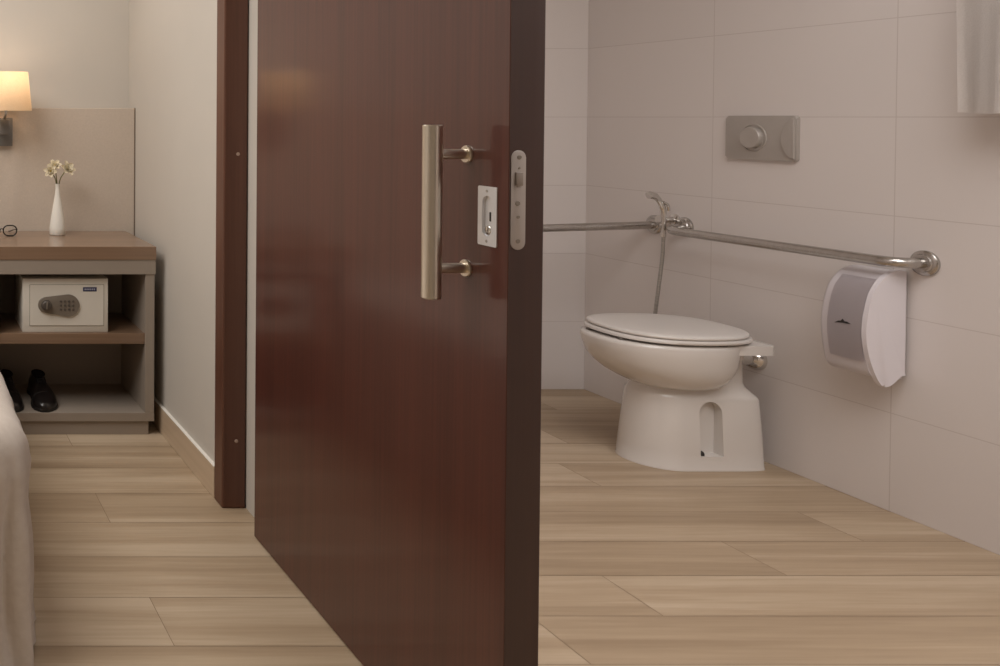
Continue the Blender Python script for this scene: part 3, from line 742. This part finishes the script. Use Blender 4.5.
bm = NB(); lathe(bm, [(0.012, 1.245), (0.013, 1.262), (0.022, 1.29), (0.027, 1.312), (0.024, 1.332), (0.012, 1.343)], (LX, LY, 0), 'Z', 24); obj('bulb', bm, M_bulb, wl)

# ------------------------------------------------------------------ bed (only its near right corner shows)
bx0, bx1, by0, by1, bh = -1.23, 0.284, 1.89, 3.78, 0.53
bed = thing('bed', 'bed under a draped cream bedspread at the left edge', 'bed', ((bx0 + bx1) / 2, 2.9, 0))
bm = NB(); box(bm, bx0 + .06, bx1 - .07, by0 + .07, by1, 0.10, 0.30, .01); obj('bed_base', bm, M_unit, bed)
for x in (bx0 + .12, bx1 - .16):
    for y in (by0 + .14, by1 - .12):
        bm = NB(); lathe(bm, [(0.022, 0), (0.028, 0.1)], (x, y, 0), 'Z', 20); obj('leg', bm, M_frame, bed)
bm = NB(); box(bm, bx0 + .04, bx1 - .05, by0 + .05, by1, 0.30, bh - .02, .04, 4); obj('mattress', bm, M_mattress, bed)
bm = NB()
w, d = bx1 - bx0, by1 - by0; cx, cy = (bx0 + bx1) / 2, (by0 + by1) / 2
per = []
rc = .115
NS, NC = 130, 30
def perim():
    # right side (from back to front), front-right corner, foot, front-left corner, left side
    for k in range(NS): t = k / NS; yield (bx1, by1 + (by0 + rc - by1) * t, 1, 0)
    for k in range(NC): a = PI / 2 * k / NC; yield (bx1 - rc + rc * math.cos(a), by0 + rc - rc * math.sin(a), math.cos(a), -math.sin(a))
    for k in range(NS): t = k / NS; yield (bx1 - rc + (bx0 + rc - bx1 + rc) * t, by0, 0, -1)
    for k in range(NC): a = PI / 2 * k / NC; yield (bx0 + rc - rc * math.sin(a), by0 + rc - rc * math.cos(a), -math.sin(a), -math.cos(a))
    for k in range(NS + 1): t = k / NS; yield (bx0, by0 + rc + (by1 - by0 - rc) * t, -1, 0)
per = list(perim())
lens = [0]
for a, b in zip(per[:-1], per[1:]): lens.append(lens[-1] + math.hypot(a[0] - b[0], a[1] - b[1]))
s0 = lens[NS + NC // 2]
er = .085
drop = [(-1.0, bh + .003), (-.8, bh + .003), (-.55, bh + .002), (-.3, bh + .002)] + [(-er + er * math.sin(a), bh - er + er * math.cos(a)) for a in [PI / 2 * k / 8 for k in range(9)]] + [(0.004 + .014 * t ** 1.2, bh - er - (bh - er - .012) * t) for t in [k / 30 for k in range(1, 31)]]
rings = []
for (x, y, nx, ny), s in zip(per, lens):
    u = s - s0
    ring = []
    for off, z in drop:
        dn = max(0, (bh - .05 - z) / (bh - .05)); 
        fold = (.012 * math.sin(u * 30 + .6) + .006 * math.sin(u * 71 + 1.3)) * dn ** .7
        cor = .0 if abs(u) > .25 else (1 - abs(u) / .25)
        fold += cor * dn ** 1.0 * (.026 * abs(math.sin(u * 27 + 1.9 - .9 * dn + .5 * math.sin(z * 9))) - .016)
        fold += min(1, dn * 3) * (-.020 * math.exp(-((u - .024 - .012 * math.sin(z * 8)) / .011) ** 2) + .007 * math.exp(-((u + .004) / .016) ** 2))
        wr = (.005 * noise.noise(Vector((u * 6, z * 9, 1.3))) + .004 * noise.noise(Vector((u * 19, z * 11, 7.3)))) * (1 if off > -.1 else .5)
        o_ = off + fold + wr
        if off < -.2:
            g = -off                     # rows of the top, drawn in towards the middle line
            ex, ey = x - nx * er, y - ny * er
            tx = cx; ty = by0 + .6 + (y - by0) * (by1 - by0 - .6) / (by1 - by0)
            ring.append((ex + (tx - ex) * g, min(ey + (ty - ey) * g, by1 - .002), z + .006 * noise.noise(Vector((ex * 4, ey * 4, g * 3)))*(1-g)))
        else:
            ring.append((x + nx * o_, min(y + ny * o_, by1 - .002), z + .003 * noise.noise(Vector((u * 5, z * 3, 5)))))
    rings.append(ring)
loft(bm, rings, False, False, closed=False)
bmesh.ops.remove_doubles(bm, verts=bm.verts, dist=0.0015)
sp = obj('bedspread', bm, M_bedspread, bed, ang=80)

# ------------------------------------------------------------------ lights
def area(name, loc, size, power, col, sy=None, rot=(0, 0, 0), spread=None):
    l = bpy.data.lights.new(name, 'AREA'); l.energy = power; l.color = col; l.size = size
    if sy: l.shape = 'RECTANGLE'; l.size_y = sy
    if spread: l.spread = spread
    o = bpy.data.objects.new(name, l); C.objects.link(o); o.location = loc; o.rotation_euler = rot; return o
WARM = (1, .97, .93); NEU = (1, .985, .98)
area('bedroom_ceiling_light', (-0.7, 2.2, 2.47), 1.3, 49, WARM, 1.6)
area('bedroom_downlight', (0.55, 3.3, 2.47), .16, 3.5, WARM)
area('bathroom_ceiling_light', (1.95, 1.0, 2.47), 1.5, 45, NEU, 2.2)
lp = bpy.data.lights.new('lamp_bulb', 'POINT'); lp.energy = 0.8; lp.color = (1, .80, .60); lp.shadow_soft_size = .03
lo = bpy.data.objects.new('lamp_bulb', lp); C.objects.link(lo); lo.location = (LX, LY, 1.36)

w = bpy.data.worlds.new('World'); bpy.context.scene.world = w; w.use_nodes = True
w.node_tree.nodes['Background'].inputs['Color'].default_value = (1, .95, .88, 1); w.node_tree.nodes['Background'].inputs['Strength'].default_value = 0.02

# ------------------------------------------------------------------ camera (lens shifted, tilted down by under one degree)
f, p, x0, yh = 890.0, 0.016, -97.5, 117.0
cam = bpy.data.cameras.new('camera'); co = bpy.data.objects.new('camera', cam); C.objects.link(co)
cam.sensor_fit = 'HORIZONTAL'; cam.sensor_width = 36.0; cam.lens = f / 1000 * 36
co.location = (0, 0, 1.2); co.rotation_euler = (PI / 2 - p, 0, 0)
cam.shift_x = (500 - x0) / 1000; cam.shift_y = -(333 - (yh + f * math.tan(p))) / 1000
cam.clip_start = 0.02
S = bpy.context.scene; S.camera = co
S.view_settings.view_transform = 'Standard'; S.view_settings.look = 'None'; S.view_settings.gamma = 1.0
S.view_settings.use_curve_mapping = False; S.view_settings.exposure = 0.0
